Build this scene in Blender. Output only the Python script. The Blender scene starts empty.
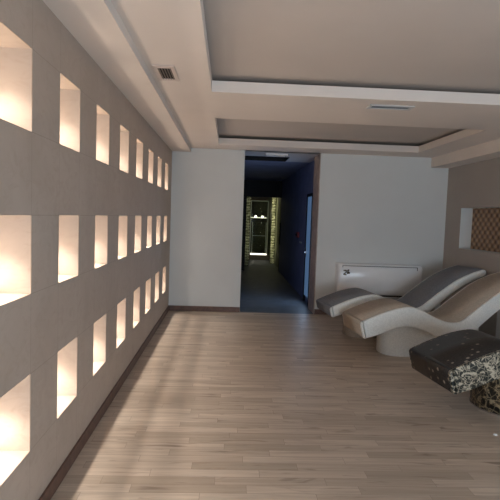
import bpy, bmesh, math, random
from mathutils import Vector, Matrix
random.seed(4)
S = bpy.context.scene
COL = S.collection
PI = math.pi

# ------------------------------------------------------------------ helpers
def link(name, bm, mat, parent=None, smooth=False, mats=None):
    me = bpy.data.meshes.new(name)
    bmesh.ops.recalc_face_normals(bm, faces=bm.faces[:]) if not getattr(bm, 'keep', False) else None
    bm.to_mesh(me); bm.free()
    for m in (mats or [mat]): me.materials.append(m)
    if smooth:
        for p in me.polygons: p.use_smooth = True
    o = bpy.data.objects.new(name, me); COL.objects.link(o)
    if parent: o.parent = parent
    return o

def tag(o, label=None, cat=None, group=None, kind=None):
    if label: o['label'] = label
    if cat: o['category'] = cat
    if group: o['group'] = group
    if kind: o['kind'] = kind
    return o

def struct(o, label, cat): return tag(o, label, cat, kind='structure')

def empty(name, loc, rz=0):
    o = bpy.data.objects.new(name, None); COL.objects.link(o)
    o.location = loc; o.rotation_euler = (0, 0, rz); o.empty_display_size = .1
    return o

def add_box(bm, x0, x1, y0, y1, z0, z1, bev=0, seg=2, mi=0):
    r = bmesh.ops.create_cube(bm, size=1)
    vs = r['verts']
    for v in vs:
        v.co = Vector((x0 + (v.co.x + .5) * (x1 - x0), y0 + (v.co.y + .5) * (y1 - y0), z0 + (v.co.z + .5) * (z1 - z0)))
    fs = set(f for v in vs for f in v.link_faces)
    for f in fs: f.material_index = mi
    if bev > 0:
        es = list(set(e for v in vs for e in v.link_edges))
        bmesh.ops.bevel(bm, geom=es, offset=bev, segments=seg, profile=.5, affect='EDGES')

def box(name, x0, x1, y0, y1, z0, z1, mat, parent=None, bev=0):
    bm = bmesh.new(); add_box(bm, x0, x1, y0, y1, z0, z1, bev)
    return link(name, bm, mat, parent)

def quad(bm, a, b, c, d, mi=0):
    f = bm.faces.new([bm.verts.new(p) for p in (a, b, c, d)]); f.material_index = mi; return f

def add_tube(bm, pts, r, n=8):
    prev = None
    for i, p in enumerate(pts):
        p = Vector(p)
        d = (Vector(pts[min(i + 1, len(pts) - 1)]) - Vector(pts[max(i - 1, 0)])).normalized()
        a = d.orthogonal().normalized(); b = d.cross(a)
        ring = [bm.verts.new(p + r * (math.cos(2 * PI * k / n) * a + math.sin(2 * PI * k / n) * b)) for k in range(n)]
        if prev:
            # match twist
            best = min(range(n), key=lambda s: sum((ring[(k + s) % n].co - prev[k].co).length for k in range(n)))
            ring = ring[best:] + ring[:best]
            for k in range(n): bm.faces.new((prev[k], prev[(k + 1) % n], ring[(k + 1) % n], ring[k]))
        else: bm.faces.new(ring)
        prev = ring
    bm.faces.new(prev[::-1])

# ------------------------------------------------------------------ materials
class NT:
    def __init__(s, name):
        s.m = bpy.data.materials.new(name); s.m.use_nodes = True
        s.t = s.m.node_tree; s.b = s.t.nodes['Principled BSDF']
    def n(s, kind, **kw):
        d = s.t.nodes.new(kind)
        for k, v in kw.items():
            if k.startswith('i_'):
                key = k[2:].replace('_', ' ')
                d.inputs[key].default_value = v
            else: setattr(d, k, v)
        return d
    def l(s, a, b): s.t.links.new(a, b)
    def math(s, op, a, b=None, c=None):
        d = s.t.nodes.new('ShaderNodeMath'); d.operation = op
        for i, v in enumerate((a, b, c)):
            if v is None: continue
            if isinstance(v, (int, float)): d.inputs[i].default_value = v
            else: s.l(v, d.inputs[i])
        return d.outputs[0]
    def mix(s, fac, a, b, mode='MIX'):
        d = s.t.nodes.new('ShaderNodeMix'); d.data_type = 'RGBA'; d.blend_type = mode
        for sock, v in ((d.inputs['Factor'], fac), (d.inputs[6], a), (d.inputs[7], b)):
            if isinstance(v, (int, float)): sock.default_value = v
            elif isinstance(v, tuple): sock.default_value = (*v, 1) if len(v) == 3 else v
            else: s.l(v, sock)
        return d.outputs[2]
    def coord(s, out='Object'): return s.n('ShaderNodeTexCoord').outputs[out]
    def ramp(s, fac, stops):
        d = s.t.nodes.new('ShaderNodeValToRGB'); e = d.color_ramp.elements
        while len(e) < len(stops): e.new(.5)
        for i, (p, c) in enumerate(stops): e[i].position = p; e[i].color = (*c, 1)
        s.l(fac, d.inputs[0]); return d.outputs[0]
    def noise(s, vec, scale, detail=4, rough=.5, dist=0):
        d = s.n('ShaderNodeTexNoise'); d.inputs['Scale'].default_value = scale; d.inputs['Detail'].default_value = detail
        d.inputs['Roughness'].default_value = rough; d.inputs['Distortion'].default_value = dist
        s.l(vec, d.inputs['Vector']); return d.outputs['Fac']
    def mapping(s, vec, scale=(1, 1, 1), loc=(0, 0, 0), rot=(0, 0, 0)):
        d = s.n('ShaderNodeMapping'); d.inputs['Scale'].default_value = scale; d.inputs['Location'].default_value = loc
        d.inputs['Rotation'].default_value = rot
        s.l(vec, d.inputs['Vector']); return d.outputs[0]
    def col(s, c):
        if isinstance(c, tuple): s.b.inputs['Base Color'].default_value = (*c, 1)
        else: s.l(c, s.b.inputs['Base Color'])
    def set(s, rough=.5, metal=0, spec=None):
        if isinstance(rough, (int, float)): s.b.inputs['Roughness'].default_value = rough
        else: s.l(rough, s.b.inputs['Roughness'])
        s.b.inputs['Metallic'].default_value = metal
        if spec is not None: s.b.inputs['Specular IOR Level'].default_value = spec
    def bump(s, h, strength=.3, dist=.01):
        d = s.n('ShaderNodeBump'); d.inputs['Strength'].default_value = strength; d.inputs['Distance'].default_value = dist
        s.l(h, d.inputs['Height']); s.l(d.outputs[0], s.b.inputs['Normal'])

def plain(name, c, rough=.5, metal=0, var=.06, scale=6, spec=None):
    k = NT(name); f = k.noise(k.coord(), scale, 3)
    k.col(k.ramp(f, [(.3, tuple(x * (1 - var) for x in c)), (.7, tuple(min(1, x * (1 + var)) for x in c))]))
    k.set(rough, metal, spec); return k.m

def emit(name, c, st):
    k = NT(name); k.col((.02, .02, .02)); k.b.inputs['Emission Color'].default_value = (*c, 1)
    k.b.inputs['Emission Strength'].default_value = st; return k.m

# niche lattice, metres
XL, D, XR = -1.006, 8.833, 3.90
Y0, SP, NW = 2.214, .818, .40
ROWS = [(2.094, 2.505), (1.266, 1.673), (.428, .844)]
NDEP = .27
ZS, ZL = 2.863, 2.795            # main soffit, lower strip along the left wall
YR = -1.6                        # wall behind the camera

def m_travertine():
    k = NT('travertine'); c = k.coord()
    big = k.noise(c, 1.6, 5, .6, .6); fine = k.noise(k.mapping(c, (1, 1, 1.6)), 6.5, 6, .6, 1.8)
    base = k.ramp(big, [(.3, (.40, .33, .272)), (.7, (.475, .40, .338))])
    base = k.mix(k.ramp(fine, [(.48, (0, 0, 0)), (.74, (.6, .6, .6))]), base, (.375, .295, .235))
    sx = k.n('ShaderNodeSeparateXYZ'); k.l(c, sx.inputs[0]); y, z = sx.outputs[1], sx.outputs[2]
    def near(v, t, w): return k.math('LESS_THAN', k.math('ABSOLUTE', k.math('SUBTRACT', v, t)), w)
    ym = k.math('FLOORED_MODULO', k.math('SUBTRACT', y, Y0 - .2), SP)
    j = k.math('MAXIMUM', near(ym, .2, .0022), near(ym, .2 + NW, .0022))
    for a, b in ROWS:
        for t in (a, b): j = k.math('MAXIMUM', j, near(z, t, .0022))
    front = k.math('GREATER_THAN', sx.outputs[0], XL - .004)
    j = k.math('MULTIPLY', j, front)
    k.col(k.mix(k.math('MULTIPLY', j, .32), base, (.16, .12, .09))); k.set(.55)
    k.bump(fine, .12, .004); return k.m

def m_planks():
    k = NT('oak_planks'); c = k.coord()
    sx = k.n('ShaderNodeSeparateXYZ'); k.l(c, sx.inputs[0])
    row = k.math('FLOOR', k.math('DIVIDE', sx.outputs[1], .096))
    wn = k.n('ShaderNodeTexWhiteNoise', noise_dimensions='1D'); k.l(row, wn.inputs['W'])
    cb = k.n('ShaderNodeCombineXYZ'); k.l(k.math('ADD', sx.outputs[0], k.math('MULTIPLY', wn.outputs['Value'], 9)), cb.inputs[0]); k.l(sx.outputs[1], cb.inputs[1])
    br = k.n('ShaderNodeTexBrick', offset=0, offset_frequency=2, squash=1)
    k.l(cb.outputs[0], br.inputs['Vector'])
    for nme, v in (('Scale', 1), ('Mortar Size', .0016), ('Mortar Smooth', .4), ('Bias', 0), ('Brick Width', .72), ('Row Height', .096)):
        br.inputs[nme].default_value = v
    br.inputs['Color1'].default_value = (.0, .0, .0, 1); br.inputs['Color2'].default_value = (1, 1, 1, 1); br.inputs['Mortar'].default_value = (.5, .5, .5, 1)
    sep = k.n('ShaderNodeSeparateColor'); k.l(br.outputs['Color'], sep.inputs[0])
    off = k.n('ShaderNodeCombineXYZ'); k.l(k.math('MULTIPLY', sep.outputs[0], 37), off.inputs[0]); k.l(k.math('MULTIPLY', sep.outputs[0], 11), off.inputs[1])
    add = k.n('ShaderNodeVectorMath', operation='ADD'); k.l(c, add.inputs[0]); k.l(off.outputs[0], add.inputs[1])
    g = k.noise(k.mapping(add.outputs[0], (1.0, 16, 1)), 1.6, 6, .6, .5)
    g2 = k.noise(k.mapping(add.outputs[0], (2.2, 14, 1)), 1.1, 3, .5, .8)
    tone = k.ramp(sep.outputs[0], [(0, (.42, .345, .27)), (.5, (.54, .453, .365)), (1, (.61, .52, .425))])
    tone = k.mix(k.ramp(g, [(.35, (.55, .55, .55)), (.62, (0, 0, 0))]), tone, (.33, .262, .205))
    tone = k.mix(k.ramp(g2, [(.60, (0, 0, 0)), (.74, (.8, .8, .8))]), tone, (.20, .145, .108))
    tone = k.mix(k.math('MULTIPLY', br.outputs['Fac'], .55), tone, (.13, .09, .065))
    k.col(tone); k.set(.42, spec=.45); k.bump(g, .05, .002); return k.m

def m_mosaic(name, c, var, scale=55, rough=.35, grout=None):
    """small square glass mosaic"""
    k = NT(name); co = k.coord()
    br = k.n('ShaderNodeTexVoronoi', feature='F1', distance='CHEBYCHEV'); br.inputs['Scale'].default_value = scale; br.inputs['Randomness'].default_value = 0
    k.l(co, br.inputs['Vector'])
    sep = k.n('ShaderNodeSeparateColor'); k.l(br.outputs['Color'], sep.inputs[0])
    lo = tuple(x * (1 - var) for x in c); hi = tuple(min(1, x * (1 + var)) for x in c)
    t = k.ramp(sep.outputs[0], [(0, lo), (1, hi)])
    gl = k.math('GREATER_THAN', br.outputs['Distance'], .45)
    k.col(k.mix(k.math('MULTIPLY', gl, .5), t, grout or tuple(x * .8 for x in c))); k.set(rough); return k.m

def m_black_dots():
    k = NT('black_dotted_mosaic'); co = k.coord()
    v = k.n('ShaderNodeTexVoronoi', feature='F1'); v.inputs['Scale'].default_value = 12; v.inputs['Randomness'].default_value = .7
    k.l(co, v.inputs['Vector'])
    dot = k.ramp(v.outputs['Distance'], [(.14, (1, 1, 1)), (.22, (0, 0, 0))])
    n = k.noise(co, 70, 2)
    base = k.ramp(n, [(.35, (.012, .010, .009)), (.7, (.035, .028, .024))])
    k.col(k.mix(dot, base, (.26, .21, .16))); k.set(.4); return k.m

def m_shatter(name, sc, lo, hi, mid):
    k = NT(name); co = k.coord()
    n = k.noise(k.mapping(co, (1, 1, 1.3), rot=(.3, .5, .2)), sc, 3, .6, 2.4)
    v = k.n('ShaderNodeTexVoronoi', feature='DISTANCE_TO_EDGE'); v.inputs['Scale'].default_value = sc * 1.5
    k.l(co, v.inputs['Vector'])
    a = k.ramp(n, [(.47, lo), (.54, mid), (.60, hi)])
    k.col(k.mix(k.ramp(v.outputs['Distance'], [(.015, (.7, .7, .7)), (.05, (0, 0, 0))]), a, hi)); k.set(.35); return k.m

def m_weave():
    k = NT('bronze_woven_mosaic'); co = k.coord()
    sx = k.n('ShaderNodeSeparateXYZ'); k.l(co, sx.inputs[0])
    cb = k.n('ShaderNodeCombineXYZ'); k.l(sx.outputs[1], cb.inputs[0]); k.l(sx.outputs[2], cb.inputs[1])
    a = k.math('SINE', k.math('MULTIPLY', sx.outputs[1], 2 * PI / .165)); b = k.math('SINE', k.math('MULTIPLY', sx.outputs[2], 2 * PI / .135))
    v = k.math('ADD', k.math('MULTIPLY', k.math('MULTIPLY', a, b), .5), .5)
    n = k.noise(co, 16, 2)
    t = k.ramp(v, [(.12, (.10, .045, .018)), (.5, (.27, .15, .075)), (.85, (.50, .33, .19))])
    k.col(k.mix(k.ramp(n, [(.4, (0, 0, 0)), (.7, (.5, .5, .5))]), t, (.30, .20, .12)))
    k.set(.4, .1); k.bump(v, .7, .02); return k.m

TRAV = m_travertine(); PLANK = m_planks()
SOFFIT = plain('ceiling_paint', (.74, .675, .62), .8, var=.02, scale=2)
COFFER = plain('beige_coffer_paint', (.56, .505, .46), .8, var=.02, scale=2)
WALLP = plain('wall_paint', (.67, .695, .69), .75, var=.02, scale=2)
WALLR = plain('right_wall_paint', (.38, .35, .32), .75, var=.03, scale=2)
DKWOOD = plain('dark_brown_baseboard', (.125, .066, .047), .45, var=.25, scale=18)
JAMBW = plain('brown_wood_jamb', (.42, .355, .31), .55, var=.2, scale=9)
NAVY = plain('navy_corridor_wall', (.21, .23, .34), .6, var=.15, scale=3)
NAVYC = plain('dark_corridor_ceiling', (.58, .55, .54), .7, var=.05)
DKTILE = plain('grey_corridor_floor', (.085, .10, .12), .5, var=.2, scale=5)
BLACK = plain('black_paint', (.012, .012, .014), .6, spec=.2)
WHITEM = plain('white_enamel', (.90, .91, .92), .2, var=.015)
GRILLE = plain('vent_frame', (.60, .52, .47), .5)
WGRILLE = plain('white_vent_frame', (.52, .52, .52), .45)
VDARK = plain('vent_interior', (.012, .010, .009), .8)
GREYV = plain('grey_vent_slat', (.20, .165, .14), .5)
BLUEV = plain('blue_grey_slat', (.20, .21, .23), .4)
STEEL = plain('brushed_steel', (.62, .62, .64), .25, 1)
GRAYM = m_mosaic('grey_mosaic', (.19, .19, .205), .12, rough=.6)
BEIGEM = m_mosaic('beige_mosaic', (.47, .395, .315), .10, rough=.6)
WSIDE = m_mosaic('white_pebble_mosaic', (.82, .815, .77), .07, scale=80, rough=.45)
DOTS = m_black_dots()
SHAT = m_shatter('black_cream_mosaic', 13, (.012, .015, .013), (.52, .46, .35), (.09, .08, .06))
SHAT2 = m_shatter('brown_cream_mosaic', 10, (.014, .011, .008), (.42, .33, .20), (.09, .06, .035))
WEAVE = m_weave()
BLUEGL = emit('daylit_frosted_glass', (.22, .42, .78), .18)
LEDW = emit('led_white', (1, .95, .82), 9)
LEDG = emit('led_green', (.75, .85, .35), 2.2)
RED = plain('red_plastic', (.30, .02, .03), .4)
DWOOD = plain('sauna_wood', (.10, .075, .045), .5, var=.3, scale=12)
FRAME = plain('pale_metal_frame', (.40, .42, .33), .4, .3)

# ------------------------------------------------------------------ setting
bm = bmesh.new(); quad(bm, (XL - .3, YR, 0), (4.65, YR, 0), (4.65, D, 0), (XL - .3, D, 0))
struct(link('floor', bm, PLANK), 'oak plank floor of the relaxation room', 'floor')

# left wall: one tiled face with 3 rows of recesses
def wall_left():
    bm = bmesh.new()
    cols = [(Y0 + SP * i, Y0 + SP * i + NW) for i in range(-4, 8)]
    ys = sorted([YR, D] + [v for c in cols for v in c]); zs = sorted([0, ZL + .02] + [v for r in ROWS for v in r])
    hole_y = set(round(c[0], 4) for c in cols); hole_z = set(r[0] for r in ROWS)
    for i in range(len(ys) - 1):
        for j in range(len(zs) - 1):
            a, b, c, d = ys[i], ys[i + 1], zs[j], zs[j + 1]
            if round(a, 4) in hole_y and c in hole_z:
                x0, x1 = XL - NDEP, XL
                quad(bm, (x0, a, c), (x0, b, c), (x0, b, d), (x0, a, d))
                quad(bm, (x0, a, c), (x1, a, c), (x1, b, c), (x0, b, c))
                quad(bm, (x0, a, d), (x0, b, d), (x1, b, d), (x1, a, d))
                quad(bm, (x0, b, c), (x1, b, c), (x1, b, d), (x0, b, d))
                quad(bm, (x0, a, c), (x0, a, d), (x1, a, d), (x1, a, c))
            else:
                quad(bm, (XL, a, c), (XL, b, c), (XL, b, d), (XL, a, d))
    bmesh.ops.remove_doubles(bm, verts=bm.verts[:], dist=1e-5)
    o = link('wall_left', bm, TRAV)
    return o
struct(wall_left(), 'beige travertine wall with rows of lit square niches', 'wall')

# niche lamps (recessed spots in each niche soffit, hidden behind the near jamb)

for i in range(-4, 8):
    for a, b in ROWS:
        L = bpy.data.lights.new('niche_spot', 'SPOT'); L.energy = 23; L.color = (1, .88, .78)
        L.spot_size = math.radians(96); L.spot_blend = 1; L.shadow_soft_size = .014
        o = bpy.data.objects.new('niche_spot', L); COL.objects.link(o)
        o.location = (XL - .135, Y0 + SP * i + NW / 2, b - .012)
        L = bpy.data.lights.new('niche_floor_strip', 'AREA'); L.shape = 'RECTANGLE'; L.size = .025; L.size_y = .30
        L.energy = 1.3; L.color = (1, .86, .72)
        o = bpy.data.objects.new('niche_floor_strip', L); COL.objects.link(o)
        o.location = (XL - .235, Y0 + SP * i + NW / 2, a + .008); o.rotation_euler = (PI, 0, 0)

# back wall with the corridor opening
OX0, OX1 = .26, 1.60
bm = bmesh.new()
add_box(bm, XL - .3, OX0, D, D + .22, 0, ZS + .02)
add_box(bm, OX1, XR + .3, D, D + .22, 0, ZS + .02)
struct(link('wall_back', bm, WALLP), 'pale grey painted wall at the far end of the room', 'wall')

# right wall with the mosaic niche; it sets back behind the two nearer loungers
SETY, XR2 = 6.94, 4.55
NY0, NY1, NZ0, NZ1 = 6.98, 8.25, 1.30, 1.975
def wall_right():
    bm = bmesh.new()
    ys = [SETY, NY0, NY1, D]; zs = [0, NZ0, NZ1, ZS + .02]; x1 = XR + .22
    for i in range(3):
        for j in range(3):
            a, b, c, d = ys[i], ys[i + 1], zs[j], zs[j + 1]
            if i == 1 and j == 1:
                quad(bm, (XR, a, c), (XR, b, c), (x1, b, c), (x1, a, c), 1); quad(bm, (XR, a, d), (XR, b, d), (x1, b, d), (x1, a, d), 1)
                quad(bm, (XR, b, c), (x1, b, c), (x1, b, d), (XR, b, d), 1); quad(bm, (XR, a, c), (x1, a, c), (x1, a, d), (XR, a, d), 1)
            else: quad(bm, (XR, a, c), (XR, b, c), (XR, b, d), (XR, a, d))
    quad(bm, (XR, SETY, 0), (XR2, SETY, 0), (XR2, SETY, ZS + .02), (XR, SETY, ZS + .02))
    quad(bm, (XR2, YR, 0), (XR2, SETY, 0), (XR2, SETY, ZS + .02), (XR2, YR, ZS + .02))
    bmesh.ops.remove_doubles(bm, verts=bm.verts[:], dist=1e-5)
    o = link('wall_right', bm, None, mats=[WALLR, WALLP])
    return o
WRIGHT = struct(wall_right(), 'taupe painted wall on the right with a recessed niche', 'wall')
pm = box('mosaic_panel', XR + .20, XR + .225, NY0, NY1, NZ0, NZ1, WEAVE)
tag(pm, 'bronze woven mosaic panel set inside the right wall niche', 'mosaic panel')

# wall behind the camera with a window opening
WX0, WX1, WZ0, WZ1 = .2, 3.6, .12, 2.05
bm = bmesh.new()
for a, b, c, d in ((XL - .3, WX0, 0, ZS), (WX1, XR2 + .2, 0, ZS), (WX0, WX1, 0, WZ0), (WX0, WX1, WZ1, ZS)):
    add_box(bm, a, b, YR - .2, YR, c, d)
struct(link('wall_rear', bm, WALLP), 'pale wall behind the viewpoint with a wide window', 'wall')
bm = bmesh.new()
for a, b, c, d in ((WX0, WX1, WZ0, WZ0 + .06), (WX0, WX1, WZ1 - .06, WZ1), (WX0, WX0 + .06, WZ0, WZ1), (WX1 - .06, WX1, WZ0, WZ1), (1.87, 1.93, WZ0, WZ1)):
    add_box(bm, a, b, YR - .14, YR - .08, c, d)
struct(link('window_1', bm, WHITEM), 'white window frame in the wall behind the viewpoint', 'window')

# ceiling: soffit with two recessed coffers, lips, and cove recess
C1 = (-.19, 3.12, -1.0, 4.80); C2 = (-.19, 3.12, 6.07, 8.25)
LIP = .105; ZC = 3.022; REC = .42
def ceiling():
    bm = bmesh.new()
    xs = [-.68, C1[0], C1[1], XR2 + .1]; ys = [YR - .1, C1[2], C1[3], C2[2], C2[3], D + .1]
    for i in range(3):
        for j in range(5):
            if i == 1 and j in (1, 3): continue
            quad(bm, (xs[i], ys[j], ZS), (xs[i + 1], ys[j], ZS), (xs[i + 1], ys[j + 1], ZS), (xs[i], ys[j + 1], ZS))
    for x0, x1, y0, y1 in (C1, C2):
        p = [(x0, y0), (x1, y0), (x1, y1), (x0, y1)]
        q = [(x0 - REC, y0 - REC), (x1 + REC, y0 - REC), (x1 + REC, y1 + REC), (x0 - REC, y1 + REC)]
        for k in range(4):
            a, b, c, d = p[k], p[(k + 1) % 4], q[(k + 1) % 4], q[k]
            quad(bm, (*a, ZS), (*b, ZS), (*b, ZS + LIP), (*a, ZS + LIP))          # lip
            quad(bm, (*a, ZS + LIP), (*b, ZS + LIP), (*c, ZS + LIP), (*d, ZS + LIP))  # cove ledge
            quad(bm, (*d, ZS + LIP), (*c, ZS + LIP), (*c, ZC), (*d, ZC))           # rear of the cove
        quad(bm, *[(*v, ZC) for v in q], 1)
    # lower strip along the left wall
    quad(bm, (XL - .05, YR, ZL), (-.68, YR, ZL), (-.68, D + .05, ZL), (XL - .05, D + .05, ZL))
    quad(bm, (-.68, YR, ZL), (-.68, D + .05, ZL), (-.68, D + .05, ZS), (-.68, YR, ZS))
    # boxed beam along the right wall
    quad(bm, (3.58, YR, 2.69), (XR2 + .05, YR, 2.69), (XR2 + .05, D + .05, 2.69), (3.58, D + .05, 2.69))
    quad(bm, (3.58, YR, 2.69), (3.58, D + .05, 2.69), (3.58, D + .05, ZS), (3.58, YR, ZS))
    bmesh.ops.remove_doubles(bm, verts=bm.verts[:], dist=1e-5)
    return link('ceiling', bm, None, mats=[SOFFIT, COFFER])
struct(ceiling(), 'plaster ceiling with two recessed rectangular coffers', 'ceiling')

# baseboards
struct(box('baseboard_left', XL, XL + .016, YR, D, 0, .092, DKWOOD, bev=.003), 'dark brown baseboard along the niche wall', 'baseboard')
struct(box('baseboard_back', XL + .016, OX0 - .002, D - .016, D, 0, .092, DKWOOD, bev=.003), 'dark brown baseboard left of the corridor opening', 'baseboard')
struct(box('baseboard_right', OX1 + .002, XR, D - .016, D, 0, .092, DKWOOD, bev=.003), 'dark brown baseboard right of the corridor opening', 'baseboard')

# ------------------------------------------------------------------ corridor
CX0, CX1, CE = .18, 1.66, 15.75
bm = bmesh.new(); quad(bm, (CX0 - .3, D, 0), (CX1 + .3, D, 0), (CX1 + .3, 23, 0), (CX0 - .3, 23, 0))
struct(link('floor_corridor', bm, DKTILE), 'dark grey tiled floor of the corridor', 'floor')
struct(box('wall_corridor_left', CX0 - .1, CX0, D + .22, CE, 0, ZS + .3, NAVY), 'dark wall on the left of the corridor', 'wall')
bm = bmesh.new(); add_box(bm, CX1, CX1 + .1, D + .22, CE, 0, ZS + .3)
struct(link('wall_corridor_right', bm, NAVY), 'navy wall on the right of the corridor', 'wall')
bm = bmesh.new(); add_box(bm, OX1 - .012, OX1, D - .004, D + .62, 0, ZS)
struct(link('trim_1', bm, JAMBW), 'brown wood lining on the right jamb of the corridor opening', 'trim')
# corridor ceiling with a recessed slot, its shade painted in as black
bm = bmesh.new()
for x0, x1, y0, y1 in ((CX0 - .2, CX1 + .1, D - .02, 9.6), (1.14, CX1 + .1, 9.6, 10.35), (CX0 - .2, CX1 + .1, 10.35, CE)):
    quad(bm, (x0, y0, ZS), (x1, y0, ZS), (x1, y1, ZS), (x0, y1, ZS), 2 if y0 > 10.3 else 0)  # far stretch in navy, its dimness put into the colour
A_, B_ = (CX0 - .2, 9.6), (1.14, 10.35)
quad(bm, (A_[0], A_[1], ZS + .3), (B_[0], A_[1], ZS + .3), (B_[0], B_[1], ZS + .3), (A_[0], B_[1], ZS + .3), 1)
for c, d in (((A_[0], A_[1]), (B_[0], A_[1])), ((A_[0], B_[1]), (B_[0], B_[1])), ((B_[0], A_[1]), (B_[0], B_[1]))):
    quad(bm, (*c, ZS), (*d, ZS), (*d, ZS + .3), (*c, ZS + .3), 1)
struct(link('ceiling_corridor', bm, None, mats=[NAVYC, BLACK, NAVY]), 'grey corridor ceiling with a recessed slot', 'ceiling')
# end wall with doorway
EX0, EX1, EZ = .57, 1.655, 2.34
bm = bmesh.new()
add_box(bm, CX0 - .1, EX0, CE, CE + .15, 0, ZS + .3); add_box(bm, EX0, CX1 + .1, CE, CE + .15, EZ, ZS + .3)
add_box(bm, EX1 + .005, CX1 + .2, CE, CE + .15, 0, ZS + .3)
struct(link('wall_corridor_end', bm, BLACK), 'black wall around the lit doorway ending the corridor', 'wall')
# lobby beyond
bm = bmesh.new()
add_box(bm, EX0 - .1, EX0, CE + .15, 22.5, 0, 2.75); add_box(bm, 1.76, 1.86, CE + .15, 22.5, 0, 2.75)
struct(link('wall_lobby', bm, plain('olive_plaster', (.20, .21, .14), .6)), 'olive side walls of the lit room beyond the corridor', 'wall')
struct(box('ceiling_lobby', EX0 - .1, 1.86, CE + .15, 22.5, 2.70, 2.8, BLACK), 'dark ceiling of the room beyond the corridor', 'ceiling')
struct(box('wall_lobby_end', EX0 - .1, 1.86, 22.4, 22.5, 0, 2.75, DWOOD), 'dark timber wall closing the room beyond the corridor', 'wall')

# ------------------------------------------------------------------ corridor things
def door_right():
    d = empty('door_1', (CX1, 9.98, 0))
    tag(d, 'frosted blue glass door in the right wall of the corridor', 'door', kind='structure')
    box('door_leaf', -.03, -.01, -.27, .30, .13, 2.15, BLUEGL, d, bev=.004)
    bm = bmesh.new()
    for a, b, c, e in ((-.33, -.27, 0, 2.21), (.30, .36, 0, 2.21), (-.33, .36, 2.15, 2.21)): add_box(bm, -.045, 0, a, b, c, e, .004)
    link('door_frame', bm, BLACK, d)
    bm = bmesh.new(); add_tube(bm, [(-.03, .24, 1.02), (-.075, .24, 1.02), (-.075, .13, 1.02)], .009)
    add_box(bm, -.038, -.028, .22, .26, .92, 1.10, .003)
    link('door_handle', bm, STEEL, d)
door_right()

fb = empty('call_button', (CX1, 11.65, 1.32)); tag(fb, 'small red call button box on the navy corridor wall', 'switch')  # call button in a red housing
box('housing', -.045, 0, -.16, .16, -.06, .07, RED, fb, bev=.01)
bm = bmesh.new(); bmesh.ops.create_uvsphere(bm, u_segments=12, v_segments=8, radius=.03, matrix=Matrix.Translation((-.045, 0, .005))); link('push_button', bm, BLACK, fb, True)
np_ = box('name_plate', CX1 - .008, CX1, 11.1, 11.42, 1.15, 1.19, WHITEM, bev=.002); tag(np_, 'small white name plate below the red call button in the corridor', 'sign')  # name plate on the corridor wall

ph = empty('pull_handle', (EX1 + .01, CE - .02, 0)); tag(ph, 'black vertical pull handle beside the lit doorway', 'handle')
bm = bmesh.new(); add_tube(bm, [(-.02, -.05, .86), (-.02, -.05, 1.55)], .018); link('grip', bm, BLACK, ph)
for hz in (.95, 1.46):
    bm = bmesh.new(); add_tube(bm, [(-.02, -.05, hz), (-.01, .025, hz)], .012); link('bracket', bm, BLACK, ph)

def stone_column(x, y, w, h, label):
    r = empty('stone_column', (x, y, 0)); tag(r, label, 'column', 'stone columns beyond the corridor')
    box('core', -w / 2, w / 2, -.1, .1, 0, h, plain('moss_mortar', (.14, .15, .07), .8), r)
    bm = bmesh.new(); z = .05
    while z < h - .03:
        for q in range(2):
            rr = random.uniform(.035, .06)
            m = Matrix.Translation(((q - .5) * w * .5 + random.uniform(-.01, .01), -.1, z + random.uniform(-.015, .015))) @ Matrix.Diagonal((1.1, .6, .85, 1))
            bmesh.ops.create_icosphere(bm, subdivisions=1, radius=rr, matrix=m)
        z += .095
    link('pebble_facing', bm, plain('pale_pebble', (.50, .50, .36), .5, var=.6, scale=7), r, True)
stone_column(.68, 17.5, .14, 2.45, 'pebble covered column on the left of the lit doorway')
stone_column(1.67, 18.5, .12, 2.58, 'brighter pebble covered column on the right of the lit doorway')
for x, y, e, h in ((.78, 17.05, 1, 1.4), (1.50, 17.9, 6, 1.4)):
    L = bpy.data.lights.new('column_strip', 'AREA'); L.shape = 'RECTANGLE'; L.size = .03; L.size_y = 2.2; L.energy = e * .6; L.color = (1, .96, .62)
    o = bpy.data.objects.new('column_strip', L); COL.objects.link(o); o.location = (x, y, h)
    dv = Vector((x * 2 - 1.1 - .0, 60, 0)); o.rotation_euler = (PI / 2, 0, PI + (0.15 if x < 1 else -.15) + PI)

gd = empty('glass_door', (1.26, 20.2, 0)); tag(gd, 'dark glass door with pale metal frame at the end of the corridor', 'door')
bm = bmesh.new()
for a, b, c, e in ((-.36, -.335, .2, 2.37), (.335, .36, .2, 2.37), (-.36, .36, 2.345, 2.37), (-.36, .36, .2, .23)): add_box(bm, a, b, -.02, .02, c, e)
link('door_frame', bm, FRAME, gd)
kk = NT('dark_glass'); kk.col((.6, .65, .55)); kk.set(.05); kk.b.inputs['Transmission Weight'].default_value = 1; kk.b.inputs['IOR'].default_value = 1.1
box('glass_pane', -.335, .335, -.005, .005, .23, 2.345, kk.m, gd)
bm = bmesh.new()
for a, b, c, e in ((-.27, -.255, .25, 1.5), (.28, .295, .25, 1.5), (-.27, .295, .95, .965)): add_box(bm, a, b, -.03, -.01, c, e)
link('inner_rail', bm, FRAME, gd)
sh = empty('lit_shelf', (1.26, 20.9, 1.70)); tag(sh, 'glowing shelf with two lamps seen through the glass door', 'shelf')
box('board', -.35, .35, -.1, .1, -.04, 0, DWOOD, sh)
for dx in (-.11, .17):
    bm = bmesh.new(); bmesh.ops.create_cone(bm, cap_ends=True, segments=12, radius1=.05, radius2=.035, depth=.06, matrix=Matrix.Translation((dx, -.06, .03)))
    link('lamp', bm, LEDW, sh)
box('light_strip', -.34, .34, -.12, -.10, -.03, .0, emit('shelf_led', (1, .95, .8), 1.4), sh)
st = box('step_light', .93, 1.58, 19.9, 19.96, .20, .26, emit('step_led', (1, .93, .75), 1.6)); tag(st, 'glowing light bar at the foot of the glass door', 'light')
bx = box('door_step', .75, 1.7, 19.9, 20.5, 0, .20, DWOOD); tag(bx, 'dark timber step under the glass door', 'step')
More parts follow.
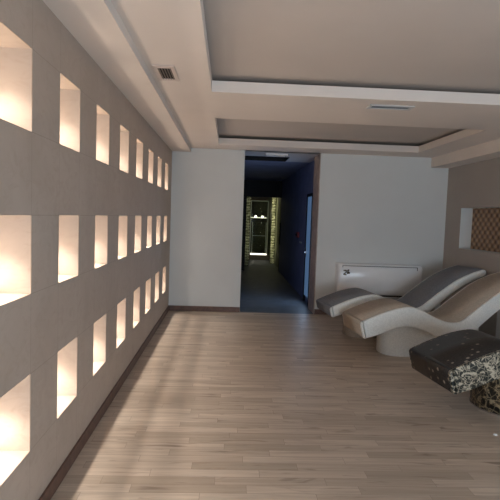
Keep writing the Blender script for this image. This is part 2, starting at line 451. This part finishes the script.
L = bpy.data.lights.new('lobby_glow', 'AREA'); L.size = .6; L.energy = 2.5; L.color = (1, .92, .6)
o = bpy.data.objects.new('lobby_glow', L); COL.objects.link(o); o.location = (1.2, 18.2, 2.6)

# ------------------------------------------------------------------ vents
def grille_vent():
    v = empty('ceiling_vent', (-.545, 4.23, ZS)); tag(v, 'square slatted vent in the ceiling near the niche wall', 'vent')
    bm = bmesh.new(); w, d = .088, .212
    for a, b, c, e in ((-w, -w + .034, -d, d), (w - .034, w, -d, d), (-w + .034, w - .034, -d, -d + .055), (-w + .034, w - .034, d - .045, d)):
        add_box(bm, a, b, c, e, -.012, .0, .003)
    link('frame', bm, GRILLE, v)
    box('duct', -w + .03, w - .03, -d + .05, d - .04, -.002, -.0005, VDARK, v)
    for i in range(5):
        x = -w + .044 + i * .0222
        box('slat', x - .003, x + .003, -d + .055, d - .045, -.010, -.002, GREYV, v)
grille_vent()
def linear_vent():
    v = empty('ceiling_vent', (1.60, 5.07, ZS)); tag(v, 'narrow white linear vent in the ceiling beam between the coffers', 'vent')
    bm = bmesh.new(); w, d = .225, .08
    for a, b, c, e in ((-w, -w + .03, -d, d), (w - .03, w, -d, d), (-w + .03, w - .03, -d, -d + .025), (-w + .03, w - .03, d - .025, d)):
        add_box(bm, a, b, c, e, -.014, 0, .003)
    link('frame', bm, WGRILLE, v)
    box('duct', -w + .03, w - .03, -d + .02, d - .02, -.002, -.0005, VDARK, v)
    for i in range(3):
        y = -d + .045 + i * .035
        bm = bmesh.new(); add_box(bm, -w + .03, w - .03, y - .006, y + .006, -.010, -.006); link('slat', bm, BLUEV, v)
linear_vent()
v = empty('ceiling_vent', (.84, 9.2, ZS)); tag(v, 'pale vent panel in the corridor ceiling just past the opening', 'vent')
bm = bmesh.new()
for a, b, c, e in ((-.2, .2, -.1, -.075), (-.2, .2, .075, .1), (-.2, -.17, -.075, .075), (.17, .2, -.075, .075)): add_box(bm, a, b, c, e, -.03, 0, .003)
link('frame', bm, WHITEM, v)
for i in range(4): box('slat', -.17, .17, -.062 + i * .038, -.04 + i * .038, -.022, -.008, WGRILLE, v)

# ------------------------------------------------------------------ white unit on back wall
def fan_coil():
    u = empty('fan_coil_unit', (1.95, D, .0)); tag(u, 'white glossy wall unit with small emblem, behind the grey lounger', 'heater')
    W, z0, z1, dp = 1.50, .40, .945, .26
    # profile in (depth, z): rounded shoulders, front leaning slightly
    prof = [(0, z0), (.19, z0), (.235, z0 + .03), (.25, z0 + .10), (dp, z0 + .30), (.255, z1 - .05), (.235, z1 - .015), (.20, z1), (0, z1)]
    bm = bmesh.new(); rings = []
    nx = [(0, .05), (.008, .025), (.025, .008), (.05, 0)]
    xs = [(x, o) for x, o in nx] + [(W - x, o) for x, o in nx[::-1]]
    for x, o in xs:
        rings.append([bm.verts.new((x, -max(0, d - o) if d > 0 else 0, z + (o * .35 if z < .6 and d > 0 else -o * .35 if z > .7 and d > 0 else 0))) for d, z in prof])
    for a, b in zip(rings, rings[1:]):
        for i in range(len(prof) - 1): bm.faces.new((a[i], b[i], b[i + 1], a[i + 1]))
    bm.faces.new(rings[0]); bm.faces.new(rings[-1][::-1])
    o = link('casing', bm, WHITEM, u, True)
    m = o.modifiers.new('ws', 'WEIGHTED_NORMAL') if False else None
    bm = bmesh.new()
    add_box(bm, .07, 1.39, -.262, -.236, z1 - .034, z1 - .026); add_box(bm, 1.385, 1.393, -.264, -.24, z1 - .085, z1 - .026); add_box(bm, .066, .073, -.263, -.24, z1 - .06, z1 - .026)
    link('seam', bm, plain('dark_seam', (.03, .028, .03), .5), u)
    bm = bmesh.new()   # emblem: a hooked stroke and two leaning bars
    def bar(x0, z0_, x1, z1_, w=.021):
        d = Vector((x1 - x0, 0, z1_ - z0_)); n = Vector((-d.z, 0, d.x)).normalized() * w / 2
        y = -.264
        p = [Vector((x0, y, z0_)) + n, Vector((x0, y, z0_)) - n, Vector((x1, y, z1_)) - n, Vector((x1, y, z1_)) + n]
        f = bm.faces.new([bm.verts.new(q) for q in p])
        r = bmesh.ops.extrude_face_region(bm, geom=[f]); 
        for q in r['geom']:
            if isinstance(q, bmesh.types.BMVert): q.co.y += .012
    ex, ez = .085, .745
    bar(ex, ez + .085, ex + .05, ez + .09); bar(ex + .05, ez + .09, ex + .045, ez + .05); bar(ex + .045, ez + .05, ex, ez + .02); bar(ex, ez + .02, ex + .055, ez + .012)
    bar(ex + .065, ez + .085, ex + .10, ez + .10); bar(ex + .085, ez + .09, ex + .065, ez + .03); bar(ex + .065, ez + .03, ex + .105, ez + .06); bar(ex + .105, ez + .06, ex + .10, ez + .03)
    link('emblem', bm, plain('bronze_emblem', (.09, .065, .03), .4), u)
    box('highlight_strip', .09, .37, -.266, -.25, .655, .672, plain('highlight_white', (.95, .95, .95), .15), u, bev=.003)  # raised white bar stands in for a bright reflection on the casing
    box('air_inlet', .30, 1.2, -.20, -.05, z0 - .02, z0 + .005, VDARK, u)
fan_coil()

bm = bmesh.new(); bmesh.ops.create_icosphere(bm, subdivisions=2, radius=.014)
for v_ in bm.verts: v_.co = Vector((v_.co.x * 1.3, v_.co.y * 1.1, max(v_.co.z, -.006) * .6 + .0036)) * random.uniform(.9, 1.1)
sc = link('paper_scrap', bm, WHITEM); sc.location = (2.23, 3.87, .001); tag(sc, 'tiny white scrap lying on the planks near the black lounger', 'scrap')

# ------------------------------------------------------------------ loungers
TOP = [(0, .455), (.04, .478), (.2, .545), (.4, .615), (.6, .655), (.72, .648), (.86, .60), (1.02, .525), (1.18, .472), (1.32, .463), (1.42, .495), (1.55, .595), (1.72, .72), (1.95, .875), (2.2, .99), (2.42, 1.055)]
BOT = [(.05, .262), (.09, .265), (.24, .305), (.42, .372), (.58, .408), (.72, .40), (.88, .35), (1.02, .295), (1.16, .262), (1.34, .245), (1.46, .262), (1.62, .385), (1.80, .535), (2.02, .70), (2.26, .835), (2.46, .925)]
def spline(pts, n):
    out = []; m = len(pts)
    for k in range(n):
        u = k / (n - 1) * (m - 1); i = min(int(u), m - 2); t = u - i
        p = [pts[max(0, min(m - 1, i + q))] for q in (-1, 0, 1, 2)]
        out.append(tuple(.5 * (2 * p[1][c] + (p[2][c] - p[0][c]) * t + (2 * p[0][c] - 5 * p[1][c] + 4 * p[2][c] - p[3][c]) * t * t + (3 * p[1][c] - p[0][c] - 3 * p[2][c] + p[3][c]) * t ** 3) for c in (0, 1)))
    return out
def fillet(a, b, c, r, n=4):
    a, b, c = Vector(a), Vector(b), Vector(c)
    p = b + (a - b).normalized() * r; q = b + (c - b).normalized() * r
    return [tuple((1 - t) ** 2 * p + 2 * t * (1 - t) * b + t * t * q) for t in [k / n for k in range(n + 1)]]
def lounger_loop(length, thick=1):
    f = length / 2.42
    t = [(s * f if s > 1.3 else s * (1 + (f - 1) * s / 1.3), z) for s, z in TOP]; b = [(s * f if s > 1.3 else s * (1 + (f - 1) * s / 1.3), z) for s, z in BOT]
    ts, bs = spline(t, 56), spline(b, 56)
    bs = [(p[0] + (q[0] - p[0]) * thick, p[1] + (q[1] - p[1]) * thick) for p, q in zip(ts, bs)]
    top = fillet(bs[0], ts[0], ts[2], .03) + ts[3:-3] + fillet(ts[-3], ts[-1], bs[-1], .05)
    bot = fillet(ts[0], bs[0], bs[2], .03) + bs[3:-3] + fillet(bs[-3], bs[-1], ts[-1], .05)
    return top, bot
def under(s, bot):
    for (a, za), (b, zb) in zip(bot, bot[1:]):
        if a <= s <= b: return za + (zb - za) * (s - a) / max(1e-6, b - a)
    return bot[0][1] if s < bot[0][0] else bot[-1][1]
def prism(top, bot, t0, t1, b0, b1, step=None):
    """swept slab between t0 and t1, outline edges rounded by b0 / b1"""
    loop = [Vector(p) for p in top] + [Vector(p) for p in bot[::-1]]
    n = len(loop); nor = []
    for i in range(n):
        d = (loop[(i + 1) % n] - loop[i - 1]).normalized(); nor.append(Vector((d.y, -d.x)))   # inward for clockwise loop
    rings = []
    if b0 > 0:
        for a in (0, 30, 60): rings.append((t0 + b0 * (1 - math.sin(math.radians(a))) * 0 + b0 * (1 - math.cos(math.radians(a))) if False else t0 + b0 * (1 - math.cos(math.radians(90 - (90 - a)))) , b0 * (1 - math.sin(math.radians(a)))))
        rings.append((t0 + b0, 0))
    else: rings.append((t0, 0))
    if b1 > 0:
        rings.append((t1 - b1, 0))
        for a in (60, 30, 0): rings.append((t1 - b1 * (1 - math.cos(math.radians(a))), b1 * (1 - math.sin(math.radians(a)))))
    else: rings.append((t1, 0))
    bm = bmesh.new(); R = []
    for t, o in rings: R.append([bm.verts.new((loop[i].x + nor[i].x * o, t, loop[i].y + nor[i].y * o)) for i in range(n)])
    for a, b in zip(R, R[1:]):
        for i in range(n): bm.faces.new((a[i], a[(i + 1) % n], b[(i + 1) % n], b[i]))
    for r in (R[0], R[-1]):
        for i in range(n // 2 - 1): bm.faces.new((r[i], r[i + 1], r[n - 2 - i], r[n - 1 - i]))
    return bm
def lounger(x0, y0, ang, width, length, top_m, side_m, ped_m, label, trim=False, ped=(.30, 1.62), inset=.10, rc=.13, thick=1):
    r = empty('heated_lounger', (x0, y0, 0), ang); tag(r, label, 'lounger', 'wave shaped mosaic loungers')
    top, bot = lounger_loop(length, thick)
    link('lounge_surface', prism(top, bot, .028, width - .028, 0, 0), top_m, r, True)
    link('side_panel', prism(top, bot, 0, .028, .016, 0), side_m, r, True)
    link('side_panel', prism(top, bot, width - .028, width, 0, .016), side_m, r, True)
    # pedestal: stadium outline, top follows the underside
    bm = bmesh.new(); h = width / 2 - inset; n = 14
    out = []
    for cx, cy, a0 in ((ped[1] - rc, h - rc, 0), (ped[0] + rc, h - rc, 90), (ped[0] + rc, -h + rc, 180), (ped[1] - rc, -h + rc, 270)):
        for k in range(n // 2 + 1):
            a = math.radians(a0 + 90 * k / (n // 2)); out.append((cx + rc * math.cos(a), cy + rc * math.sin(a)))
    def densify(o):
        res = []
        for p, q in zip(o, o[1:] + o[:1]):
            m = max(1, int(math.hypot(p[0] - q[0], p[1] - q[1]) / .06))
            for k in range(m): res.append((p[0] + (q[0] - p[0]) * k / m, p[1] + (q[1] - p[1]) * k / m))
        return res
    o2 = densify(out)
    lo = [bm.verts.new((a, width / 2 + b, 0.001)) for a, b in o2]; hi = [bm.verts.new((a, width / 2 + b, under(a, bot) + .012)) for a, b in o2]
    m = len(o2)
    for i in range(m): bm.faces.new((lo[i], lo[(i + 1) % m], hi[(i + 1) % m], hi[i]))
    bm.faces.new(lo[::-1])
    p = link('pedestal', bm, ped_m, r, True)
    if trim:
        bm = bmesh.new()
        c = Vector((sum(a for a, b in out) / len(out), 0)); 
        ring = []
        for a, b in o2:
            d = Vector((a - (ped[0] + ped[1]) / 2, b)).normalized() * .006
            ring.append([bm.verts.new((a + d.x * s, width / 2 + b + d.y * s, z)) for s, z in ((0, 0.001), (1, 0.001), (1, .014), (0, .014))])
        for i in range(m):
            A, B = ring[i], ring[(i + 1) % m]
            for k in range(4): bm.faces.new((A[k], B[k], B[(k + 1) % 4], A[(k + 1) % 4]))
        link('floor_trim', bm, STEEL, r)
    return r
A = math.atan(.12)
lounger(1.475, 6.92, A, .72, 2.38, GRAYM, WSIDE, BEIGEM, 'wave shaped lounger with grey mosaic top and white sides, farthest from the viewer', inset=.12, ped=(.36, 1.75), rc=.2, thick=.68)
lounger(1.655, 5.97, math.atan(.10), .72, 2.32, BEIGEM, WSIDE, WSIDE, 'wave shaped lounger with beige top and white sides, in the middle of the row', inset=.11, ped=(.40, 1.75), rc=.23)
lounger(1.90, 4.05, A, .74, 2.42, DOTS, SHAT, SHAT2, 'black dotted lounger with black and cream mosaic side, nearest the viewer', trim=True, ped=(.53, 1.75), inset=.04, rc=.31)

# ------------------------------------------------------------------ light
def area(name, loc, rot, sx, sy, e, c):
    L = bpy.data.lights.new(name, 'AREA'); L.shape = 'RECTANGLE'; L.size = sx; L.size_y = sy; L.energy = e; L.color = c
    o = bpy.data.objects.new(name, L); COL.objects.link(o); o.location = loc; o.rotation_euler = rot; return o
area('window_daylight', ((WX0 + WX1) / 2, YR - .21, (WZ0 + WZ1) / 2), (PI / 2, 0, 0), WX1 - WX0, WZ1 - WZ0, 138, (.72, .86, 1))
area('side_room_daylight', (CX1 - .06, 10.0, 1.1), (0, PI / 2, 0), 1.8, .5, 8, (.5, .7, 1))

w = bpy.data.worlds.new('World'); S.world = w; w.use_nodes = True
w.node_tree.nodes['Background'].inputs[0].default_value = (.55, .7, 1, 1); w.node_tree.nodes['Background'].inputs[1].default_value = .25

# ------------------------------------------------------------------ camera
yaw, pitch, roll, H = .046, -.066, .035, 1.703
f = Vector((math.sin(yaw) * math.cos(pitch), math.cos(yaw) * math.cos(pitch), math.sin(pitch)))
r0 = Vector((math.cos(yaw), -math.sin(yaw), 0)); u0 = r0.cross(f)
r = math.cos(roll) * r0 + math.sin(roll) * u0; u = -math.sin(roll) * r0 + math.cos(roll) * u0
cam = bpy.data.cameras.new('camera'); cam.sensor_width = 36; cam.lens = 36; cam.clip_start = .05
co = bpy.data.objects.new('camera', cam); COL.objects.link(co)
M = Matrix((( r.x, u.x, -f.x, 0), (r.y, u.y, -f.y, 0), (r.z, u.z, -f.z, H), (0, 0, 0, 1)))
co.matrix_world = M
S.camera = co
S.view_settings.view_transform = 'Standard'; S.view_settings.look = 'None'
S.view_settings.exposure = .45; S.view_settings.gamma = 1; S.view_settings.use_curve_mapping = False
S.cycles.use_denoising = True
S.cycles.max_bounces = 10; S.cycles.diffuse_bounces = 6; S.cycles.sample_clamp_indirect = 10
